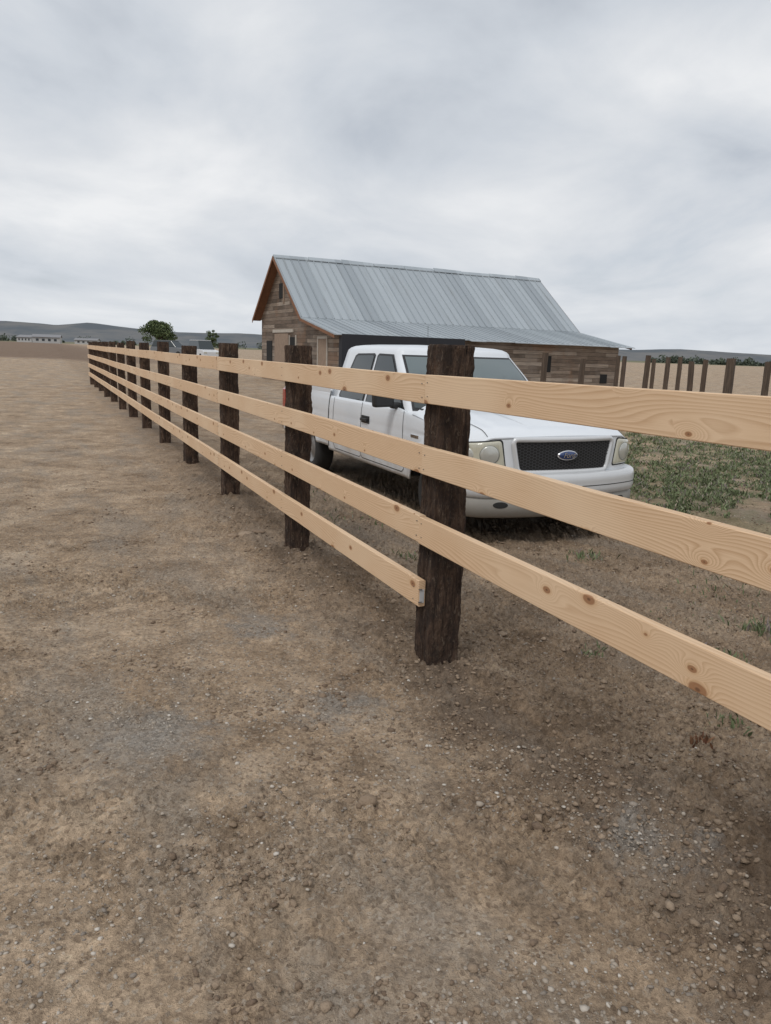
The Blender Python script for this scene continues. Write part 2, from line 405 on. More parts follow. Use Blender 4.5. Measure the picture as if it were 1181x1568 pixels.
# ------------------------------------------------------------------ far pen posts
N=NT('old_post_wood',.9); c_=N.coord(); f=N.noise(N.mapping(c_,(25,25,2)),1,6,.7)
N.col(N.ramp(f,[(.3,(.035,.025,.018)),(.6,(.10,.07,.05)),(.8,(.18,.135,.10))])); N.bump(f,.6,.01); M_old=N.m
pen=empty('fence_post_row')
for i,(r,y,w,h) in enumerate([(.200,27,.18,1.75),(.249,25,.17,1.66),(.296,38,.2,1.8),(.304,36,.2,1.75),(.334,30,.19,1.8),(.343,34,.2,1.7),(.361,32,.19,1.75),(.377,30,.18,1.75),(.394,28,.18,1.7),(.410,26,.19,1.75),(.443,19,.23,1.74),(.492,22,.18,1.68),(.56,23,.18,1.7)]):
    z=HZ(r*y,y); tie('post_%d'%(i+1),pen,r*y,y,z-.2,z+h+.17+random.uniform(-.08,.08),w*.85,50+i,M_old,10,lean=random.uniform(-.035,.035),rz=random.uniform(0,1.5))
# ------------------------------------------------------------------ truck
truck=empty('pickup_truck',(1.73,7.24,-.155),rad(25.0))
N=NT('white_paint',.32,0,(.78,.79,.80)); f=N.noise(N.coord(),3,5,.6); z=N.sep(N.coord())[2]
dirt=N.math('MULTIPLY',N.mr(z,1.0,.45),N.mr(f,.35,.7))
N.col(N.mix(N.math('MULTIPLY',dirt,.6),(.70,.73,.765),(.42,.35,.27))); N.b.inputs['Coat Weight'].default_value=.6; N.b.inputs['Coat Roughness'].default_value=.08
M_white=N.m
M_bump=simple('bumper_paint',(.60,.61,.62),.28,.15,.06,3,.4)
M_blk=simple('black_plastic',(.018,.018,.019),.5)
M_gap=simple('panel_gap',(.02,.02,.02),.9)
M_glass=NT('dark_glass',.04,0,(.02,.028,.03)); M_glass.b.inputs['Specular IOR Level'].default_value=.8; M_glass=M_glass.m
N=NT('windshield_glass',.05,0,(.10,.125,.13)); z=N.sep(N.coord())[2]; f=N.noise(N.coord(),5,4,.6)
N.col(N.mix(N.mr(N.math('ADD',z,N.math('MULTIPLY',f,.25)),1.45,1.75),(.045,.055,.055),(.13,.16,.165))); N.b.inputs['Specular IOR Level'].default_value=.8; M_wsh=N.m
M_chrome=simple('chrome',(.75,.75,.76),.14,1.0,.03)
M_refl=simple('lamp_reflector',(.50,.50,.46),.25,.35,.15,20,.6)
M_lamp=NT('headlamp_lens',.12,0,(.50,.49,.43)); 
v_=M_lamp.mapping(M_lamp.coord(),(40,40,6)); nz_=M_lamp.noise(v_,1,3,.6)
M_lamp.col(M_lamp.mix(nz_,(.36,.35,.28),(.60,.58,.47))); M_lamp.b.inputs['Coat Weight'].default_value=1; M_lamp=M_lamp.m
M_ring=simple('lamp_ring',(.20,.20,.18),.4)
M_amber=simple('amber_lens',(.5,.24,.10),.2,coat=1)
M_red=simple('red_lens',(.35,.02,.015),.2,coat=1)
M_rub=simple('tire_rubber',(.025,.024,.023),.85,bump=.3,scale=30)
M_val=simple('grey_valance',(.25,.235,.21),.6)
M_blue=simple('blue_badge',(.02,.05,.16),.25,.3,coat=1)
M_rim=simple('wheel_rim',(.35,.35,.35),.4,.8)
HW=.985; KB=.20
def Yf(x):
    x=np.abs(x); r=.16; xc=HW-r
    return KB*np.minimum(x,HW)**2.2+np.where(x>xc, r-np.sqrt(np.maximum(r*r-(np.minimum(x,HW)-xc)**2,0)),0)
px_=np.concatenate([np.linspace(0,HW-.16,60),HW-.16+.16*np.sin(np.linspace(0,math.pi/2,30))[1:]])
py_=Yf(px_); yend=py_[-1]
px_=np.concatenate([px_,np.full(40,HW)]); py_=np.concatenate([py_,yend+np.linspace(.02,1.0,40)])
sl=np.concatenate([[0],np.cumsum(np.hypot(np.diff(px_),np.diff(py_)))])
def plan(s_,off=0.0):
    s_=np.asarray(s_,float); sg=np.sign(s_)+(s_==0); a=np.abs(s_)
    x=np.interp(a,sl,px_); y=np.interp(a,sl,py_); e=2e-2
    tx=np.interp(a+e,sl,px_)-np.interp(np.maximum(a-e,0),sl,px_); ty=np.interp(a+e,sl,py_)-np.interp(np.maximum(a-e,0),sl,py_)
    l=np.hypot(tx,ty)+1e-12; nx,ny=ty/l,-tx/l
    return sg*(x+nx*off*np.minimum(1,a/.03)), y+ny*off
def xside(z): return HW-.35*np.maximum(0,z-.95)**2-.25*np.maximum(0,.75-z)**2
def hoodz(x,v):
    ax=np.abs(x)
    z=1.10+.165*v**.85+.035*(1-(ax/HW)**2)-.085*sst(ax,.74,HW)**1.3-.05*(1-np.minimum(1,v/.14))**2
    z=z+.022*sst(ax,.32,.40)*(1-sst(ax,.62,.74))*np.minimum(1,v*4)
    return z
COWL=1.42
u=np.linspace(-HW,HW,81); v=np.linspace(0,1,41)**1.3
UU,VV=np.meshgrid(u,v,indexing='ij'); yf=Yf(UU)
P=np.stack([UU*.992,yf+VV*(COWL-yf),hoodz(UU,VV)],-1); grid('hood',P,M_white,truck)
def ribbon(name,pts,w,mat,nrm_axis='z'):
    V=[];F=[]
    for i,p in enumerate(pts):
        p=Vector(p); q=Vector(pts[min(i+1,len(pts)-1)])-Vector(pts[max(i-1,0)])
        n={'z':Vector((0,0,1)),'x':Vector((1,0,0)),'y':Vector((0,1,0))}[nrm_axis]
        s_=q.cross(n).normalized()*w/2; V+=[p-s_,p+s_]
        if i: F.append((2*i-2,2*i-1,2*i+1,2*i))
    return mesh(name,V,F,mat,truck)
for sg in(-1,1):
    pts=[]
    for t in np.linspace(.02,1,24):
        x=.81-.02*t; y=float(Yf(x))+t*(COWL-float(Yf(x))); pts.append((sg*x,y,float(hoodz(x,t))+.003))
    ribbon('hood_seam',pts,.008,M_gap)
S_,T_=np.meshgrid(np.linspace(-1.06,1.06,131),np.linspace(0,1,8),indexing='ij'); fx,fy=plan(S_)
ztop=hoodz(np.minimum(np.abs(fx),HW),0*fx)+.002
P=np.stack([fx,fy+.0*T_,.62+(ztop-.62)*T_],-1); grid('front_fascia',P,M_white,truck)
pts=[]
for s_ in np.linspace(-1.0,1.0,60):
    x,y=plan(s_,.0035); pts.append((float(x),float(y),float(hoodz(min(abs(x),HW),0))-.012))
ribbon('hood_front_gap',pts,.005,M_gap,'y')
WF,WR=.93,4.55; RW=.475
def topz(y):
    vv=np.clip((y-yend)/(COWL-yend),0,1); f=hoodz(np.full_like(y,HW),vv)
    z=np.where(y<COWL,f,0); hz=hoodz(np.array([HW]),np.array([1.0]))[0]
    z=np.where((y>=COWL)&(y<COWL+.4),hz+(1.215-hz)*sst(y,COWL,COWL+.4),z)
    z=np.where(y>=COWL+.4,1.215,z)
    z=np.where(y>3.62,1.30,z); return z
yy=np.unique(np.concatenate([np.linspace(yend,5.72,190),[3.615,3.625],WF+RW*np.cos(np.linspace(0,math.pi,24)),WR+RW*np.cos(np.linspace(0,math.pi,24))]))
def botz(y):
    b=np.full_like(y,.47); b=np.where(y>3.63,.52,b)
    for w in(WF,WR):
        dy=np.abs(y-w); b=np.where(dy<RW,np.maximum(b,.40+np.sqrt(np.maximum(RW**2-dy**2,0))),b)
    return b
tt=np.linspace(0,1,22); bb=botz(yy); tp=topz(yy)
Yg,Tg=np.meshgrid(yy,tt,indexing='ij'); Zg=bb[:,None]+(tp-bb)[:,None]*Tg
Xg=xside(Zg)
for w in(WF,WR):
    dd=np.hypot(Yg-w,Zg-.40); Xg=Xg+.022*np.exp(-((dd-RW)/.07)**2)
Xg=Xg-.012*np.exp(-((Zg-.98)/.02)**2)*(Yg>.5)*.5
Xg[:, -1]-=.006
for sg,nm in((-1,'passenger_side_panel'),(1,'driver_side_panel')):
    o=grid(nm,np.stack([sg*Xg,Yg,Zg],-1),M_white,truck)
    o.modifiers.new('s','SOLIDIFY').thickness=.02; o.modifiers['s'].offset=-1 if sg>0 else 1
mb=MB()
for sg in(-1,1):
    x0,x1=sorted((sg*.955,sg*.86)); mb.box(x0,x1,3.64,5.70,1.24,1.315)
    x0,x1=sorted((sg*.87,sg*.85)); mb.box(x0,x1,3.64,5.70,.78,1.26)
mb.box(-.95,.95,5.66,5.74,.66,1.31); mb.box(-.93,.93,3.64,3.70,.6,1.29)
mb.make('bed',M_white,truck,bevel=.02)
mb=MB(); mb.box(-.86,.86,3.7,5.66,.76,.80); mb.box(-.66,.66,.35,5.6,.42,.80); mb.box(-.80,.80,1.45,3.6,.44,.66); mb.box(-.93,.93,.34,.44,.5,.95);mb.box(-.92,.92,1.42,1.5,.5,1.1)
mb.make('underbody',M_blk,truck)
mb=MB(); mb.box(-.97,.97,5.74,5.86,.52,.70); mb.make('rear_bumper',M_chrome,truck,bevel=.03)
mb=MB(); 
for sg in(-1,1):
    x0,x1=sorted((sg*.80,sg*.992)); mb.box(x0,x1,5.60,5.755,.85,1.2)
mb.make('tail_lights',M_red,truck,bevel=.02)
def sx(z): return .935-(z-1.20)*.27
def wy(z,x): return 1.40+(z-1.20)*1.12+.16*(abs(x)/.9)**2.4
def ry(z): return 3.60-(z-1.20)*.14
def ring(z,ins,zz_=None):
    w=sx(z)-ins; pts=[]
    for x in np.linspace(-w,w,21): pts.append((x,wy(z,x)+ins,z))
    y1=wy(z,w)+ins; y2=ry(z)-ins
    for t in np.linspace(0,1,16)[1:]: pts.append((w,y1+(y2-y1)*t,z))
    for x in np.linspace(w,-w,21)[1:]: pts.append((x,y2,z))
    for t in np.linspace(0,1,16)[1:-1]: pts.append((-w,y2+(y1-y2)*t,z))
    return np.array(pts)
rings=[ring(z,0) for z in np.linspace(1.14,1.80,12)]
for ins,z in[(.012,1.835),(.035,1.862),(.08,1.885),(.16,1.90),(.30,1.912),(.5,1.918),(.68,1.92)]:
    r_=ring(1.80,ins); r_[:,2]=z; rings.append(r_)
G=np.array(rings).transpose(1,0,2)
grid('cab_shell',G,M_white,truck,closed_u=True)
cp=G[:,-1]; mesh('roof_center',list(cp),[tuple(range(len(cp)))],M_white,truck)
xx=np.linspace(-1,1,31)
def wsgrid(z0,z1,mg,off,name,mat):
    P=np.array([[(x*(sx(z)-mg),wy(z,x*(sx(z)-mg))-off,z) for z in np.linspace(z0,z1,12)] for x in xx]); return grid(name,P,mat,truck)
wsgrid(1.20,1.795,.035,.006,'windshield_trim',M_blk)
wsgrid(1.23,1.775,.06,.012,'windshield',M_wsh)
def sidepoly(name,pts,off,mat):
    for sg in(-1,1):
        V=[(sg*(sx(z)+off),y,z) for y,z in pts]
        mesh(name,V,[tuple(range(len(V)))],mat,truck)
sidepoly('window_trim',[(1.66,1.195),(1.72,1.235),(2.27,1.795),(2.62,1.80),(2.655,1.77),(2.655,1.195)],.004,M_blk)
sidepoly('window',[(1.74,1.215),(1.76,1.235),(2.29,1.77),(2.60,1.775),(2.625,1.75),(2.625,1.215)],.009,M_glass)
sidepoly('window_trim',[(2.70,1.195),(2.70,1.78),(2.74,1.80),(3.18,1.79),(3.24,1.76),(3.42,1.24),(3.38,1.195)],.004,M_blk)
sidepoly('window',[(2.73,1.215),(2.73,1.76),(2.76,1.775),(3.16,1.765),(3.20,1.74),(3.38,1.25),(3.35,1.215)],.009,M_glass)
mb=MB(); mb.box(-.88,.88,1.36,1.47,1.20,1.235); mb.make('cowl_panel',M_blk,truck,bevel=.01)
mb=MB(); mb.cyl((-.6,1.41,1.25),(-.05,1.50,1.30),.008); mb.cyl((.1,1.41,1.25),(.65,1.50,1.30),.008); mb.make('wipers',M_blk,truck)
def sideline(name,pts,w):
    for sg in(-1,1):
        q=[]
        for i in range(len(pts)-1):
            for t in np.linspace(0,1,10,endpoint=(i==len(pts)-2)):
                y=pts[i][0]*(1-t)+pts[i+1][0]*t; z=pts[i][1]*(1-t)+pts[i+1][1]*t
                q.append((sg*(float(xside(np.array(z)))+.003),y,z))
        ribbon(name,q,w,M_gap,'x')
sideline('front_door_seam',[(1.62,1.19),(1.60,.9),(1.56,.56),(1.62,.52),(2.62,.52),(2.66,.56),(2.66,1.2)],.009)
sideline('rear_door_seam',[(2.66,.54),(2.70,.52),(3.42,.52),(3.47,.6),(3.47,1.2)],.008)
sideline('bed_gap',[(3.62,.52),(3.62,1.28)],.022)
mb=MB()
for sg in(-1,1):
    X0=sg*.985; 
    x0,x1=sorted((X0,X0+sg*.035)); mb.box(x0,x1,2.46,2.62,.985,1.02); mb.box(*sorted((X0-sg*.01,X0+sg*.006)),2.44,2.64,.96,1.05)
mb.make('door_handles',M_blk,truck,bevel=.006)
mb=MB(); mb.box(-.99,-.982,1.22,1.40,.93,.965); mb.box(.982,.99,1.22,1.40,.93,.965); mb.make('fender_emblem',M_chrome,truck,bevel=.003)
mb=MB()
for sg in(-1,1):
    mb.hexa([(sg*1.0,1.80,1.22),(sg*1.25,1.77,1.215),(sg*1.26,1.86,1.215),(sg*1.0,1.90,1.22),(sg*1.0,1.80,1.40),(sg*1.26,1.77,1.42),(sg*1.27,1.86,1.42),(sg*1.0,1.90,1.40)])
    mb.box(*sorted((sg*.9,sg*1.03)),1.80,1.90,1.20,1.27)
mb.make('side_mirrors',M_blk,truck,bevel=.025)
mb=MB(); mb.cyl((-.87,1.25,1.20),(-.87,1.33,2.10),.0045,.002,6); mb.cyl((-.87,1.25,1.15),(-.87,1.26,1.23),.012); mb.make('antenna',M_blk,truck)
for o in truck.children:
    me=o.data
    cv_=np.empty(len(me.vertices)*3,np.float32); me.vertices.foreach_get('co',cv_); cv_=cv_.reshape(-1,3)
    cv_[:,1]+=.33*np.clip((cv_[:,1]-1.95)/1.7,0,1); me.vertices.foreach_set('co',cv_.ravel()); me.update()
def wheel(nm,cx,cy,sg):
    n=40; V=[];F=[]
    pr=[(0,.09),(.07,.10),(.14,.07),(.20,.05),(.225,.11),(.24,.125),(.30,.135),(.355,.128),(.385,.10),(.392,.05),(.392,-.05),(.385,-.10),(.355,-.125),(.25,-.12)]
    for i in range(n):
        t=2*math.pi*i/n
        for r,w in pr: V.append((w*sg,r*math.cos(t),r*math.sin(t)))
    m=len(pr)
    for i in range(n):
        for j in range(m-1):
            a_=i*m+j;b_=((i+1)%n)*m+j; F.append((a_,b_,b_+1,a_+1))
    o=mesh(nm,V,F,M_rub,truck,True); o.data.materials.append(M_rim)
    for k,p in enumerate(o.data.polygons):
        if k%(m-1)<4: p.material_index=1
    o.location=(cx,cy,.392)
for nm,sg,y in(('wheel_front_right',-1,WF),('wheel_front_left',1,WF),('wheel_rear_right',-1,WR+.33),('wheel_rear_left',1,WR+.33)): wheel(nm,sg*.80,y,sg)
def patch(name,fn,mat,off,ns=24,nz=10):
    P=[]
    for i in range(ns):
        row=[]
        for j in range(nz):
            s_,z=fn(i/(ns-1),j/(nz-1)); x,y=plan(s_,off); row.append((float(x),float(y),z))
        P.append(row)
    return grid(name,np.array(P),mat,truck)
GB,GT=.525,.595
def outline(sc=0.0):
    cs=[(-GB+sc,.735+sc),(GB-sc,.735+sc),(GT-sc,1.052-sc),(-GT+sc,1.052-sc)]; out=[]; r=.06
    for i in range(4):
        p=Vector(cs[i]); a_=(Vector(cs[i-1])-p).normalized(); b_=(Vector(cs[(i+1)%4])-p).normalized()
        for t in np.linspace(0,1,6):
            q=(p+a_*r)*(1-t)**2+p*2*t*(1-t)+(p+b_*r)*t*t; out.append((q.x,q.y))
        nx=Vector(cs[(i+1)%4]); e=nx-b_*r; st_=p+b_*r
        for t in np.linspace(0,1,14)[1:-1]: q=st_*(1-t)+e*t; out.append((q.x,q.y))
    return out
def tube(name,pts,r,off,mat,n=8):
    V=[];F=[];m=len(pts)
    for i,p in enumerate(pts):
        a_=Vector(pts[i-1]);b_=Vector(pts[(i+1)%m]); t=(b_-a_).normalized(); nrm=Vector((t.y,-t.x))
        for k in range(n):
            th=2*math.pi*k/n; q=Vector(p)+nrm*r*math.cos(th); x,y=plan(q.x,off+r*.8*math.sin(th)); V.append((float(x),float(y),q.y))
    for i in range(m):
        for k in range(n):
            F.append((i*n+k,((i+1)%m)*n+k,((i+1)%m)*n+(k+1)%n,i*n+(k+1)%n))
    return mesh(name,V,F,mat,truck,True)
tube('grille_frame',outline(),.026,.014,M_bump)
def gfill(u_,v_): 
    hw=GB+(GT-GB)*v_; return (-hw+.02+(2*hw-.04)*u_, .75+.288*v_)
patch('grille_back',gfill,M_gap,.006)
V=[];F=[]
def inside(s_,z): 
    t=(z-.735)/.317; return .03<t<.97 and abs(s_)<GB+(GT-GB)*t-.02
def seg(a_,b_,w=.0065):
    d=(Vector(b_)-Vector(a_)).normalized(); n_=Vector((-d.y,d.x))*w/2; b0=len(V)
    for p in(Vector(a_)-n_,Vector(a_)+n_,Vector(b_)+n_,Vector(b_)-n_):
        x,y=plan(p.x,.017); V.append((float(x),float(y),p.y))
    F.append((b0,b0+1,b0+2,b0+3))
hs=.022
for i in range(-22,23):
    for j in range(0,14):
        cx=i*hs*1.5; cz=.74+j*hs*1.3+(hs*.65 if i%2 else 0)
        pts=[(cx+hs*math.cos(k*math.pi/3),cz+hs*.75*math.sin(k*math.pi/3)) for k in range(4)]
        for k in range(3):
            if inside(*pts[k]) and inside(*pts[k+1]): seg(pts[k],pts[k+1])
mesh('grille_mesh',V,F,simple('grille_bars',(.035,.035,.038),.45),truck)
def disc(name,s0,z0,rs,rz_,off,mat,n=40,dome=.01):
    V=[];F=[]
    rr=[0,.35,.7,.9,1]
    for k,q in enumerate(rr):
        for i in range(n):
            t=2*math.pi*i/n; x,y=plan(s0+rs*q*math.cos(t),off+dome*(1-q*q)); V.append((float(x),float(y),z0+rz_*q*math.sin(t)))
            if k: F.append(((k-1)*n+i,(k-1)*n+(i+1)%n,k*n+(i+1)%n,k*n+i))
    b0=len(V)
    for i in range(n):
        t=2*math.pi*i/n; x,y=plan(s0+rs*math.cos(t),0); V.append((float(x),float(y),z0+rz_*math.sin(t)))
        F.append((4*n+i,4*n+(i+1)%n,b0+(i+1)%n,b0+i))
    return mesh(name,V,F,mat,truck,True)
disc('badge_rim',0,.90,.115,.048,.030,M_chrome)
disc('badge',0,.90,.104,.040,.034,M_blue)
tc=D.curves.new('badge_lettering','FONT'); tc.body='Ford'; tc.size=.07; tc.align_x='CENTER'; tc.align_y='CENTER'; tc.shear=.35; tc.extrude=.001
to=D.objects.new('badge_lettering',tc); tc.materials.append(M_chrome); link(to,truck); to.location=(0,-.0475,.90); to.rotation_euler=(rad(90),0,0)
def roundquad(name,c,off,mat,r=.035,bul=.02):
    out=[];n4=len(c)
    for i in range(n4):
        p=Vector(c[i]); a_=(Vector(c[i-1])-p).normalized(); b_=(Vector(c[(i+1)%n4])-p).normalized()
        for t in np.linspace(0,1,6):
            q=(p+a_*r)*(1-t)**2+p*2*t*(1-t)+(p+b_*r)*t*t; out.append(q)
        nx=Vector(c[(i+1)%n4]); e=nx-b_*r; st_=p+b_*r
        for t in np.linspace(0,1,10)[1:-1]: out.append(st_*(1-t)+e*t)
    cen=sum(out,Vector((0,0)))/len(out); n=len(out); V=[];F=[]
    qs=[0.01,.15,.3,.45,.6,.72,.85,.96,1.0]; ofs=[1,1,1,1,.97,.93,.85,.5,0]
    for k,q in enumerate(qs):
        for i,p in enumerate(out):
            w=cen+(p-cen)*q; x,y=plan(w.x,off+bul*ofs[k]); V.append((float(x),float(y),w.y))
            if k: F.append(((k-1)*n+i,(k-1)*n+(i+1)%n,k*n+(i+1)%n,k*n+i))
    return mesh(name,V,F,mat,truck,True)
for sg in(-1,1):
    c=[(.65,.775),(1.14,.785),(1.27,.89),(1.24,.985),(.70,1.040)]
    roundquad('headlight_bezel',[(sg*(a_+(.012 if a_>.9 else -.012)),b_+(.012 if b_>.9 else -.012)) for a_,b_ in c],.001,M_gap,bul=.006)
    roundquad('headlight',[(sg*a_,b_) for a_,b_ in c],.003,M_lamp)
    disc('reflector_ring',sg*.81,.905,.092,.092,.0245,M_ring,dome=.001)
    disc('reflector',sg*.81,.905,.086,.086,.026,M_refl,dome=.012)
    disc('reflector',sg*1.01,.895,.056,.066,.026,M_refl,dome=.010)
    roundquad('marker_lens',[(sg*a_,b_) for a_,b_ in[(1.10,.795),(1.145,.80),(1.25,.895),(1.225,.965),(1.14,.97)]],.024,M_amber,.01,.004)
def sweep(name,prof,smax,mat,ns=120):
    P=[]
    for s_ in np.linspace(-smax,smax,ns):
        row=[]
        for o_,z in prof:
            e=max(0,abs(s_)-(smax-.12))/.12
            x,y=plan(s_,o_*(1-.75*e*e)); row.append((float(x),float(y),z+(.0)))
        P.append(row)
    return grid(name,np.array(P),mat,truck)
sweep('front_bumper',[(0,.718),(.05,.732),(.075,.730),(.095,.715),(.105,.68),(.107,.64),(.103,.60),(.108,.57),(.10,.525),(.07,.50),(.0,.495)],1.30,M_bump)
sweep('bumper_seam',[(.1055,.606),(.1055,.598)],1.1,M_gap)
sweep('lower_valance',[(.06,.51),(.088,.485),(.088,.40),(.06,.33),(.02,.305),(-.03,.30)],1.16,M_val)
sweep('air_intake',[(.0885,.475),(.091,.465),(.091,.415),(.0885,.405)],.42,M_gap)
for sg in(-1,1):
    disc('fog_light_recess',sg*.70,.44,.070,.030,.092,M_gap,dome=.002)
# ------------------------------------------------------------------ barn
barn=empty('wooden_barn',(-6.61,43.0,0),rad(27))
N=NT('barn_siding',.9); c_=N.coord(); s=N.sep(c_)
hx=N.math('ADD',s[0],s[1]); 
bd=N.math('FLOOR',N.math('DIVIDE',s[2],.20)); 
seg_=N.math('FLOOR',N.math('ADD',N.math('DIVIDE',hx,2.1),N.math('MULTIPLY',bd,.37)))
wn=N.n('ShaderNodeTexWhiteNoise',noise_dimensions='2D'); N.l(N.comb(seg_,bd,0.0),wn.inputs[0])
col=N.ramp(wn.outputs[0],[(0,(.09,.07,.055)),(.4,(.16,.125,.10)),(.75,(.23,.19,.155)),(1,(.34,.30,.26))])
fn=N.noise(N.comb(N.math('MULTIPLY',hx,1.5),s[1],N.math('MULTIPLY',s[2],18)),1,6,.7)
col=N.mix(.7,col,N.ramp(fn,[(.3,(.22,.20,.18)),(.7,(.82,.77,.72))]),'OVERLAY')
big=N.noise(c_,.5,5,.65); col=N.mix(N.math('MULTIPLY',N.mr(big,.46,.68),.7),col,(.24,.205,.175))
N2=N.noise(N.mapping(c_,(1,1,1),(5,5,5)),.6,5,.6); col=N.mix(N.math('MULTIPLY',N.mr(N2,.52,.66),.5),col,(.23,.13,.075))
fr=N.math('FRACT',N.math('DIVIDE',s[2],.20)); col=N.mix(N.mr(fr,.14,.0),col,(.02,.014,.01))
N.col(col); N.bump(N.math('ADD',fr,fn),.8,.03); M_sid=N.m
N=NT('galvanized_roof',.42,.5); c_=N.coord(); s=N.sep(c_)
pn_=N.math('FLOOR',N.math('DIVIDE',s[0],.9)); wn=N.n('ShaderNodeTexWhiteNoise',noise_dimensions='1D'); N.l(pn_,wn.inputs['W'])
ns_=N.noise(N.comb(N.math('MULTIPLY',s[0],3.0),N.math('MULTIPLY',s[1],.35),0.0),1.0,6,.65)
col=N.mix(wn.outputs[0],(.35,.385,.41),(.45,.49,.515)); col=N.mix(N.mr(ns_,.5,.85),col,(.33,.35,.36))
N.col(col); N.rough(N.mr(ns_,.3,.8,.38,.6)); M_roof=N.m
M_lap=simple('roof_lap_gap',(.10,.105,.11),.6,.3)
M_red_wood=simple('rake_board_wood',(.20,.095,.05),.85,0,.35,4)
M_dark=simple('dark_panel',(.014,.016,.022),.7,0,.3,1)
M_hole=simple('dark_opening',(.008,.008,.008),.9)
M_pale=simple('pale_trim',(.42,.38,.33),.8,0,.25,5)
M_door=simple('plank_door',(.26,.19,.14),.85,0,.35,6)
LN=18.1
mb=MB(); mb.prism([(-3.9,-.6),(-3.9,3.5),(0,6.52),(3.6,3.5),(3.6,-.6)],0,.5,.6); mb.prism([(-3.9,-.6),(-3.9,3.5),(0,6.52),(3.6,3.5),(3.6,-.6)],0,17.2,17.3)
mb.prism([(-8.7,-.6),(-8.7,2.38),(-3.903,3.2),(-3.903,-.6)],0,.503,.6); mb.prism([(-8.7,-.6),(-8.7,2.38),(-3.903,3.2),(-3.903,-.6)],0,17.2,17.297)
mb.box(.603,17.197,-8.7,-8.6,-.6,2.36); mb.box(.603,17.197,3.5,3.6,-.6,3.4); mb.box(.603,17.197,-3.9,-3.8,2.9,3.45)
mb.make('walls',M_sid,barn)
rf=MB()
def slab(y0,z0,y1,z1,th=.04,x0=0,x1=LN):
    rf.hexa([(x0,y0,z0-th),(x1,y0,z0-th),(x1,y1,z1-th),(x0,y1,z1-th),(x0,y0,z0),(x1,y0,z0),(x1,y1,z1),(x0,y1,z1)])
slab(0,6.63,-4.37,3.26); slab(0,6.63,3.85,3.34)
rb=MB(); lp=MB()
def ribs(y0,z0,y1,z1,step,h=.05):
    x=.02
    while x<LN-.1:
        w=.04
        rb.hexa([(x,y0,z0),(x+w,y0,z0),(x+w,y1,z1),(x,y1,z1),(x,y0,z0+h),(x+w,y0,z0+h),(x+w,y1,z1+h),(x,y1,z1+h)])
        lp.hexa([(x+w,y0,z0),(x+w+.035,y0,z0),(x+w+.035,y1,z1),(x+w,y1,z1),(x+w,y0,z0+.008),(x+w+.035,y0,z0+.008),(x+w+.035,y1,z1+.008),(x+w,y1,z1+.008)])
        x+=step
ribs(0,6.63,-4.37,3.26,.45)
x=0.0
while x<LN-.01:
    w=min(.905,LN-x); e=random.uniform(-.10,.10)
    if x<6.5: e=.18+.4*e
    slab(-4.28,3.25,-9.06+e,2.36+e*.186,.03,x,x+w-.004); x+=w
ribs(-4.28,3.25,-8.85,2.398,.40,.035)
for i in range(9):
    x=i*2.02; rf.hexa([(x,-.22,6.49+.02*(i%2)),(min(x+1.99,LN),-.22,6.49+.02*(i%2)),(min(x+1.99,LN),0,6.66),(x,0,6.66+.03*(i%3)),(x,-.22,6.53+.02*(i%2)),(min(x+1.99,LN),-.22,6.54),(min(x+1.99,LN),0,6.70+.02*(i%2)),(x,0,6.69+.03*(i%3))])
rf.make('roof',M_roof,barn); rb.make('roof_ribs',M_roof,barn); lp.make('roof_laps',M_lap,barn)
mb=MB()
for xx_ in(-.03,LN+.003):
    mb.hexa([(xx_,0,6.42),(xx_+.027,0,6.42),(xx_+.027,-4.37,3.05),(xx_,-4.37,3.05),(xx_,0,6.615),(xx_+.027,0,6.615),(xx_+.027,-4.37,3.245),(xx_,-4.37,3.245)])
    mb.hexa([(xx_,0,6.42),(xx_+.027,0,6.42),(xx_+.027,3.85,3.13),(xx_,3.85,3.13),(xx_,0,6.615),(xx_+.027,0,6.615),(xx_+.027,3.85,3.325),(xx_,3.85,3.325)])
    mb.hexa([(xx_,-4.38,3.08),(xx_+.027,-4.38,3.08),(xx_+.027,-8.85,2.23),(xx_,-8.85,2.23),(xx_,-4.38,3.205),(xx_+.027,-4.38,3.205),(xx_+.027,-8.85,2.36),(xx_,-8.85,2.36)])
mb.hexa([(0,-.02,6.53),(.5,-.02,6.53),(.5,3.84,3.26),(0,3.84,3.26),(0,-.02,6.58),(.5,-.02,6.58),(.5,3.84,3.295),(0,3.84,3.295)])
mb.make('rake_boards',M_red_wood,barn)
mb=MB(); mb.box(.30,6.9,-9.05,-9.02,-.6,2.42); mb.box(.30,.34,-9.018,-8.705,-.6,2.30); mb.make('dark_panels',M_dark,barn)
mb=MB()
for (y0,y1,z0,z1) in[(-2.4,-1.5,1.0,2.3),(1.6,2.6,.9,2.1),(-.35,.35,4.4,5.2)]: mb.box(.47,.498,y0,y1,z0,z1)
for (x0,x1,z0,z1) in[(12.2,12.6,.9,1.75),(16.1,16.6,.35,.85),(9.0,9.5,1.1,1.6)]: mb.box(x0,x1,-8.72,-8.702,z0,z1)
mb.make('openings',M_hole,barn)
mb=MB(); mb.box(.44,.499,-2.0,1.4,2.55,2.72); mb.box(.44,.499,-6.9,-6.8,.2,2.2); mb.box(.44,.499,-5.7,-5.6,.2,2.2); mb.box(.44,.499,-6.9,-5.6,2.203,2.32); mb.box(.44,.499,-2.5,-2.4,.9,2.4);mb.box(.44,.499,-1.5,-1.4,.9,2.4)
mb.make('trim_boards',M_pale,barn)
mb=MB(); mb.box(.46,.499,-6.79,-5.71,-.3,2.19); mb.box(.46,.499,-1.2,1.1,-.3,2.5); mb.box(.45,.499,-.5,-.37,4.1,5.4); mb.make('doors',M_door,barn)
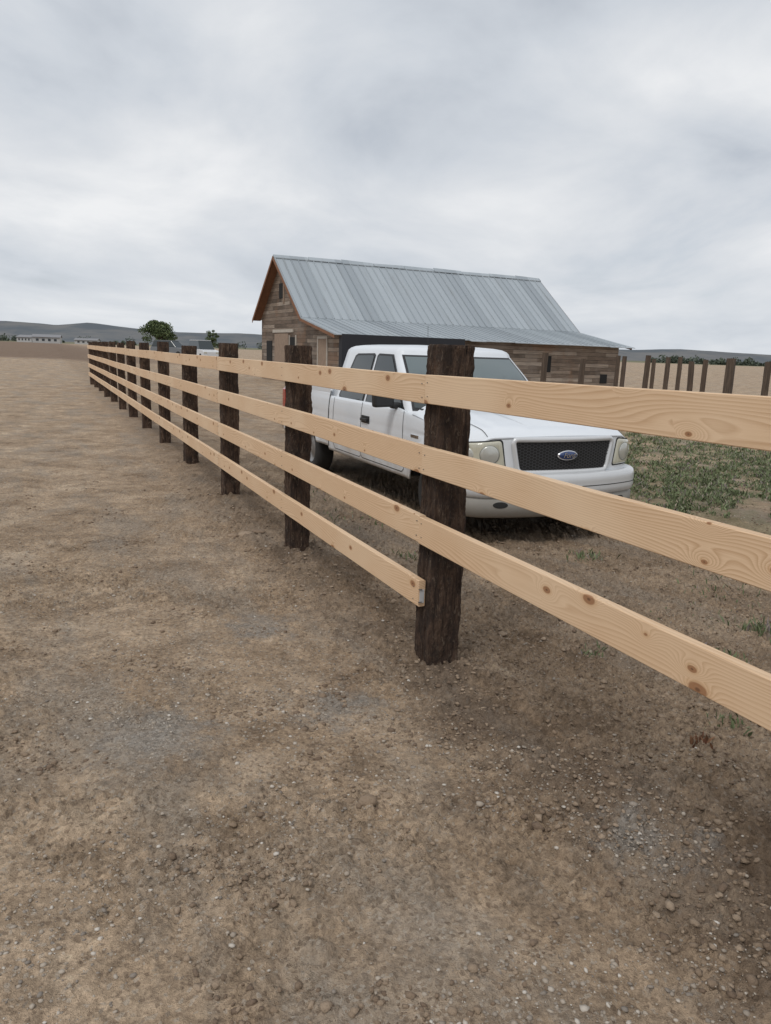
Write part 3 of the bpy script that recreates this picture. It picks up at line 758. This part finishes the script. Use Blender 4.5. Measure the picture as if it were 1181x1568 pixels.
# ------------------------------------------------------------------ vegetation
def leafmat(name,stops):
    N=NT(name,.75); g=N.n('ShaderNodeNewGeometry'); N.col(N.ramp(g.outputs['Random Per Island'],stops)); N.b.inputs['Specular IOR Level'].default_value=.2
    return N.m
M_grass=leafmat('weed_leaves',[(0,(.09,.11,.055)),(.45,(.14,.17,.085)),(.74,(.20,.235,.125)),(.87,(.20,.165,.165)),(1,(.35,.30,.20))])
def blades(name,pts,hmin,hmax,w,mat,lean=.6,hs_=None):
    n=len(pts); a_=rng.random(n)*2*np.pi; h=hmin+(hmax-hmin)*rng.random(n)**1.5
    if hs_ is not None: h=h*hs_
    ln=lean*rng.random(n)*h
    b_=rng.random(n)*2*np.pi; z=H(pts[:,0],pts[:,1])-.005; wd=w*(.5+rng.random(n))
    dx,dy=np.cos(a_)*wd,np.sin(a_)*wd; lx,ly=np.cos(b_)*ln,np.sin(b_)*ln
    x,y=pts[:,0],pts[:,1]
    V=np.stack([np.stack([x-dx*.4,y-dy*.4,z],-1),np.stack([x+dx*.4,y+dy*.4,z],-1),np.stack([x+dx+lx*.45,y+dy+ly*.45,z+h*.6],-1),np.stack([x-dx+lx*.45,y-dy+ly*.45,z+h*.6],-1),np.stack([x+lx,y+ly,z+h],-1)],1).reshape(-1,3)
    k=np.arange(n)*5
    Fq=np.stack([k,k+1,k+2,k+3],-1); Ft=np.stack([k+3,k+2,k+4],-1)
    return mesh(name,V.tolist(),Fq.tolist()+Ft.tolist(),mat)
n=190000
gyy=8.0+13*rng.random(n)**1.1; gxx=(.20+.55*rng.random(n))*gyy+1
pts=np.stack([gxx,gyy],-1); xl_=(pts[:,0]-P0[0])*ca+(pts[:,1]-P0[1])*sa
ra=pts[:,0]/pts[:,1]
d=.45*fbm(ra*14+8,pts[:,1]*.25,2,.6)+.95*fbm(pts[:,0]*2.4+8,pts[:,1]*1.9,4,.75)
ex_=.8*pn(ra*25,pts[:,1]*.3)
edge=sst(xl_,4.0,5.4)*sst(gyy+ex_*2,8.6,10.4)*(1-sst(gyy+ex_*3,14,19))
keep=(d+.85*(rng.random(n)-.5)>.68-.66*edge)&(edge>.04)
blades('grass',pts[keep],.02,.085,.011,M_grass,1.2,np.clip(.8+.8*d[keep],.5,1.4))
for i,(cx,cy,r,k,hm) in enumerate([(1.24,4.18,.035,60,.05),(2.07,4.36,.09,130,.065),(2.58,4.88,.07,150,.11),(1.69,3.36,.05,45,.06),(1.85,3.5,.05,25,.04),(.2,6.1,.05,45,.09),(1.85,6.64,.09,120,.08),(-.35,7.6,.2,60,.07),(-.9,8.9,.25,70,.07),(2.7,5.7,.18,90,.06),(3.3,6.3,.28,150,.08),(2.3,5.2,.2,50,.04),(3.9,7.2,.3,160,.08)]):
    blades('weed' ,np.array([cx,cy])+rng.normal(size=(k,2))*r,.012,hm,.006,M_grass,1.2)
blades('dry_weed',np.array([1.45,3.09])+rng.normal(size=(30,2))*.028,.02,.065,.006,leafmat('dry_leaves',[(0,(.12,.05,.03)),(1,(.25,.14,.08))]),.9)
M_leaf=leafmat('tree_foliage',[(0,(.05,.07,.035)),(.5,(.09,.125,.055)),(1,(.15,.18,.085))])
M_bark=simple('bark',(.08,.06,.045),.9)
def leafcloud(cent,rads,n,size):
    idx=rng.integers(0,len(cent),n)
    dirs=rng.normal(size=(n,3)); dirs/=np.linalg.norm(dirs,axis=1)[:,None]
    p=cent[idx]+dirs*rads[idx][:,None]*(rng.random(n)**.45)[:,None]*np.array([1,1,.8])
    a_=rng.normal(size=(n,3)); a_/=np.linalg.norm(a_,axis=1)[:,None]; b_=np.cross(a_,rng.normal(size=(n,3))); b_/=np.linalg.norm(b_,axis=1)[:,None]
    s_=size*(.6+.8*rng.random(n))[:,None]
    V=np.stack([p-a_*s_-b_*s_*.6,p+a_*s_-b_*s_*.5,p+a_*s_*.8+b_*s_*.6,p-a_*s_*.7+b_*s_*.7],1).reshape(-1,3)
    return V,np.arange(n*4).reshape(-1,4)
def tree(name,x,y,h,w,seed,squat=.22):
    t=empty(name,(x,y,HZ(x,y))); r=np.random.default_rng(seed)
    mb=MB(); mb.cyl((0,0,-.2),(0.1,0,h*.4),w*.045,w*.03)
    cent=[];rd=[]
    for i in range(34):
        a_=r.random()*6.28; q=r.random()**.6*w*.40; z=h*(squat+(.84-squat)*r.random()); q*=1.0-.55*max(0,(z/h-.55))/.4
        c_=np.array([math.cos(a_)*q,math.sin(a_)*q,z]); cent.append(c_); rd.append(w*(.09+.09*r.random()))
        if i%3==0: mb.cyl((0,0,h*.2),tuple(c_),w*.018,w*.006,6)
    mb.make('trunk',M_bark,t)
    V,F=leafcloud(np.array(cent),np.array(rd),6200,w*.018); mesh('crown',V,F,M_leaf,t)
tree('broadleaf_tree',-66.5,220,9.2,10.5,3,.15)
tree('broadleaf_tree',-61,262,7.5,5.2,5,.15)
cent=[];rd=[]
for i in range(420):
    r_=rng.random(); 
    if i<260: rr=.335+.6*r_; y_=560+60*rng.random(); hh_=2+4*rng.random()**2
    else: rr=-.75+.9*r_; y_=640+90*rng.random(); hh_=1.5+5*rng.random()**3
    cent.append((rr*y_,y_,.6+hh_*.5)); rd.append(hh_*.8)
V,F=leafcloud(np.array(cent),np.array(rd),24000,.7)
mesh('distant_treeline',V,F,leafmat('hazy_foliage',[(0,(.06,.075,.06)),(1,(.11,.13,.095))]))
# ------------------------------------------------------------------ distant farm houses
M_hw=simple('house_wall',(.42,.42,.41),.8); M_hr=simple('house_roof',(.22,.22,.23),.8); M_hd=simple('house_window',(.04,.045,.05),.3)
def house(x,y,w,d,h,rz,name='farmhouse'):
    e=empty(name,(x,y,HZ(x,y)),rz)
    m=MB(); m.box(-w/2,w/2,-d/2,d/2,-.3,h); m.prism([(-d/2,h+.001),(0,h+h*.4),(d/2,h+.001)],0,-w/2,w/2); m.make('walls',M_hw,e)
    m=MB()
    for sg in(-1,1): m.hexa([(-w/2-.4,0,h*1.4+.05),(w/2+.4,0,h*1.4+.05),(w/2+.4,sg*(d/2+.5),h-.1),(-w/2-.4,sg*(d/2+.5),h-.1),(-w/2-.4,0,h*1.4+.25),(w/2+.4,0,h*1.4+.25),(w/2+.4,sg*(d/2+.5),h+.1),(-w/2-.4,sg*(d/2+.5),h+.1)])
    m.make('roof',M_hr,e)
    m=MB()
    for i in range(4): m.box(-w/2+w*(.12+.22*i),-w/2+w*(.22+.22*i),-d/2-.05,-d/2-.01,h*.35,h*.75)
    m.make('windows',M_hd,e)
house(-179,400,13,8,3.0,.3); house(-196,415,9,7,2.6,-.2); house(-170,430,12,6,2.2,.1,'farm_shed')
# ------------------------------------------------------------------ distant vehicles
def car(name,x,y,rz,body,h=1.7,L=4.6):
    e=empty(name,(x,y,HZ(x,y)),rz); 
    m=MB(); w=.9
    m.prism([(0,.35),(0,.85),(.15,.98),(1.2,1.08),(L-.1,1.1),(L,.9),(L,.4)],0,-w,w); m.make('body',body,e,bevel=.05)
    m=MB(); m.hexa([(-w+.05,1.15,1.081),(w-.05,1.15,1.081),(w-.05,L-.1,1.101),(-w+.05,L-.1,1.101),(-w+.22,1.9,h),(w-.22,1.9,h),(w-.22,L-.45,h),(-w+.22,L-.45,h)]); m.make('cabin',M_glass,e,bevel=.04)
    m=MB(); m.box(-w+.2,w-.2,1.85,L-.4,h-.03,h+.03)
    m.make('roof_panel',body,e,bevel=.02)
    m=MB()
    for xx_ in(-w+.1,w-.1):
        for yy_ in(.85,L-.9): m.cyl((xx_-.11,yy_,.33),(xx_+.11,yy_,.33),.33,n=20)
    m.make('wheels',M_rub,e)
    m=MB(); m.box(-.8,-.5,-.02,.05,.68,.82); m.box(.5,.8,-.02,.05,.68,.82); m.make('headlights',M_lamp,e)
car('parked_suv',-18.7,80,rad(35),simple('suv_white',(.6,.61,.62),.35),2.0,4.9)
car('parked_car',-22.6,86,rad(70),simple('car_grey',(.16,.17,.18),.35),1.8,4.6)
# ------------------------------------------------------------------ hills
prof=[(-2.2,18),(-1.4,24),(-.9,27),(-.62,28),(-.505,29),(-.47,27),(-.44,25),(-.40,30),(-.385,29),(-.36,26),(-.33,23),(-.28,20),(-.23,21),(-.2,22),(-.15,20),(0,18),(.2,16),(.32,17),(.38,20),(.43,18),(.5,15.5),(.6,17),(.9,20),(1.5,18),(2.2,20)]
rs=np.linspace(-2.2,2.2,700); hp=np.interp(rs,[p[0] for p in prof],[p[1] for p in prof])+1.0*fbm(rs*14,rs*0+.5,4)
rows=[]
for t,yd in[(0,3700),(.25,3780),(.55,3860),(.85,3960),(1,4050),(.9,4400)]:
    hh=hp/1180*4000*t+1.0+(0 if t in(0,1) else 1)*7*fbm(rs*60,rs*0+t*9,3); rows.append(np.stack([rs*4000,np.full_like(rs,yd),hh-(3 if t==0 else 0)],-1))
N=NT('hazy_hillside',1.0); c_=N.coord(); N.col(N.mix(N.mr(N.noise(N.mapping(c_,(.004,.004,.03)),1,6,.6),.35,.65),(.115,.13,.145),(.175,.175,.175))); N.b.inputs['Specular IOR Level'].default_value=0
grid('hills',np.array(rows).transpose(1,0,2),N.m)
# ------------------------------------------------------------------ world, sun
SE,SAZ=rad(52),rad(-150)
w=D.worlds.new('World'); scene.world=w; w.use_nodes=True; t=w.node_tree
bg=t.nodes['Background']; bg.inputs[1].default_value=.1
sky=t.nodes.new('ShaderNodeTexSky'); sky.sky_type='NISHITA'; sky.sun_disc=False; sky.sun_elevation=SE; sky.sun_rotation=SAZ
W=NT.__new__(NT); W.t=t
g=W.coord('Generated'); s=W.sep(g)
zc=W.math('ADD',W.math('MAXIMUM',s[2],0.0),.20)
pc=W.comb(W.math('DIVIDE',s[0],zc),W.math('DIVIDE',s[1],zc),0.0)
c1=W.noise(W.mapping(pc,(1.2,1.0,1),(3.1,1.7,0),(0,0,-.5)),1.0,8,.54,.35)
c2=W.noise(W.mapping(pc,(.45,.5,1),(9,4,0),(0,0,.3)),1.0,3,.45,.2)
cc=W.math('ADD',W.math('MULTIPLY',c1,.55),W.math('MULTIPLY',c2,.45))
cl=W.ramp(cc,[(.38,(4.9,5.3,5.9)),(.46,(6.1,6.5,7.05)),(.54,(7.3,7.55,7.9)),(.62,(8.7,8.8,8.95))])
hor=W.mr(s[2],.20,.0); cl=W.mix(W.math('MULTIPLY',hor,.35),cl,(7.1,7.5,7.9))
cov=W.mr(c1,.30,.42)
fin=W.mix(W.math('ADD',W.math('MULTIPLY',cov,.08),.92),sky.outputs[0],cl)
t.links.new(fin,bg.inputs[0])
sd=D.lights.new('sun','SUN'); sd.energy=1.4; sd.angle=rad(18); sd.color=(1,.97,.93); so=D.objects.new('sun',sd); link(so)
dirv=Vector((math.sin(SAZ)*math.cos(SE),math.cos(SAZ)*math.cos(SE),math.sin(SE)))
so.rotation_euler=dirv.to_track_quat('Z','Y').to_euler()
# ------------------------------------------------------------------ camera
cd=D.cameras.new('camera'); cam=D.objects.new('camera',cd); link(cam)
cd.sensor_fit='VERTICAL'; cd.sensor_height=24; cd.lens=24*1150/1568; cd.clip_end=20000; cd.clip_start=.05
M=Matrix.Rotation(rad(78),4,'X')@Matrix.Rotation(rad(1.9),4,'Z'); M.translation=Vector((0,0,1.66)); cam.matrix_world=M
scene.camera=cam
scene.view_settings.view_transform='Standard'; scene.view_settings.look='None'; scene.view_settings.exposure=0
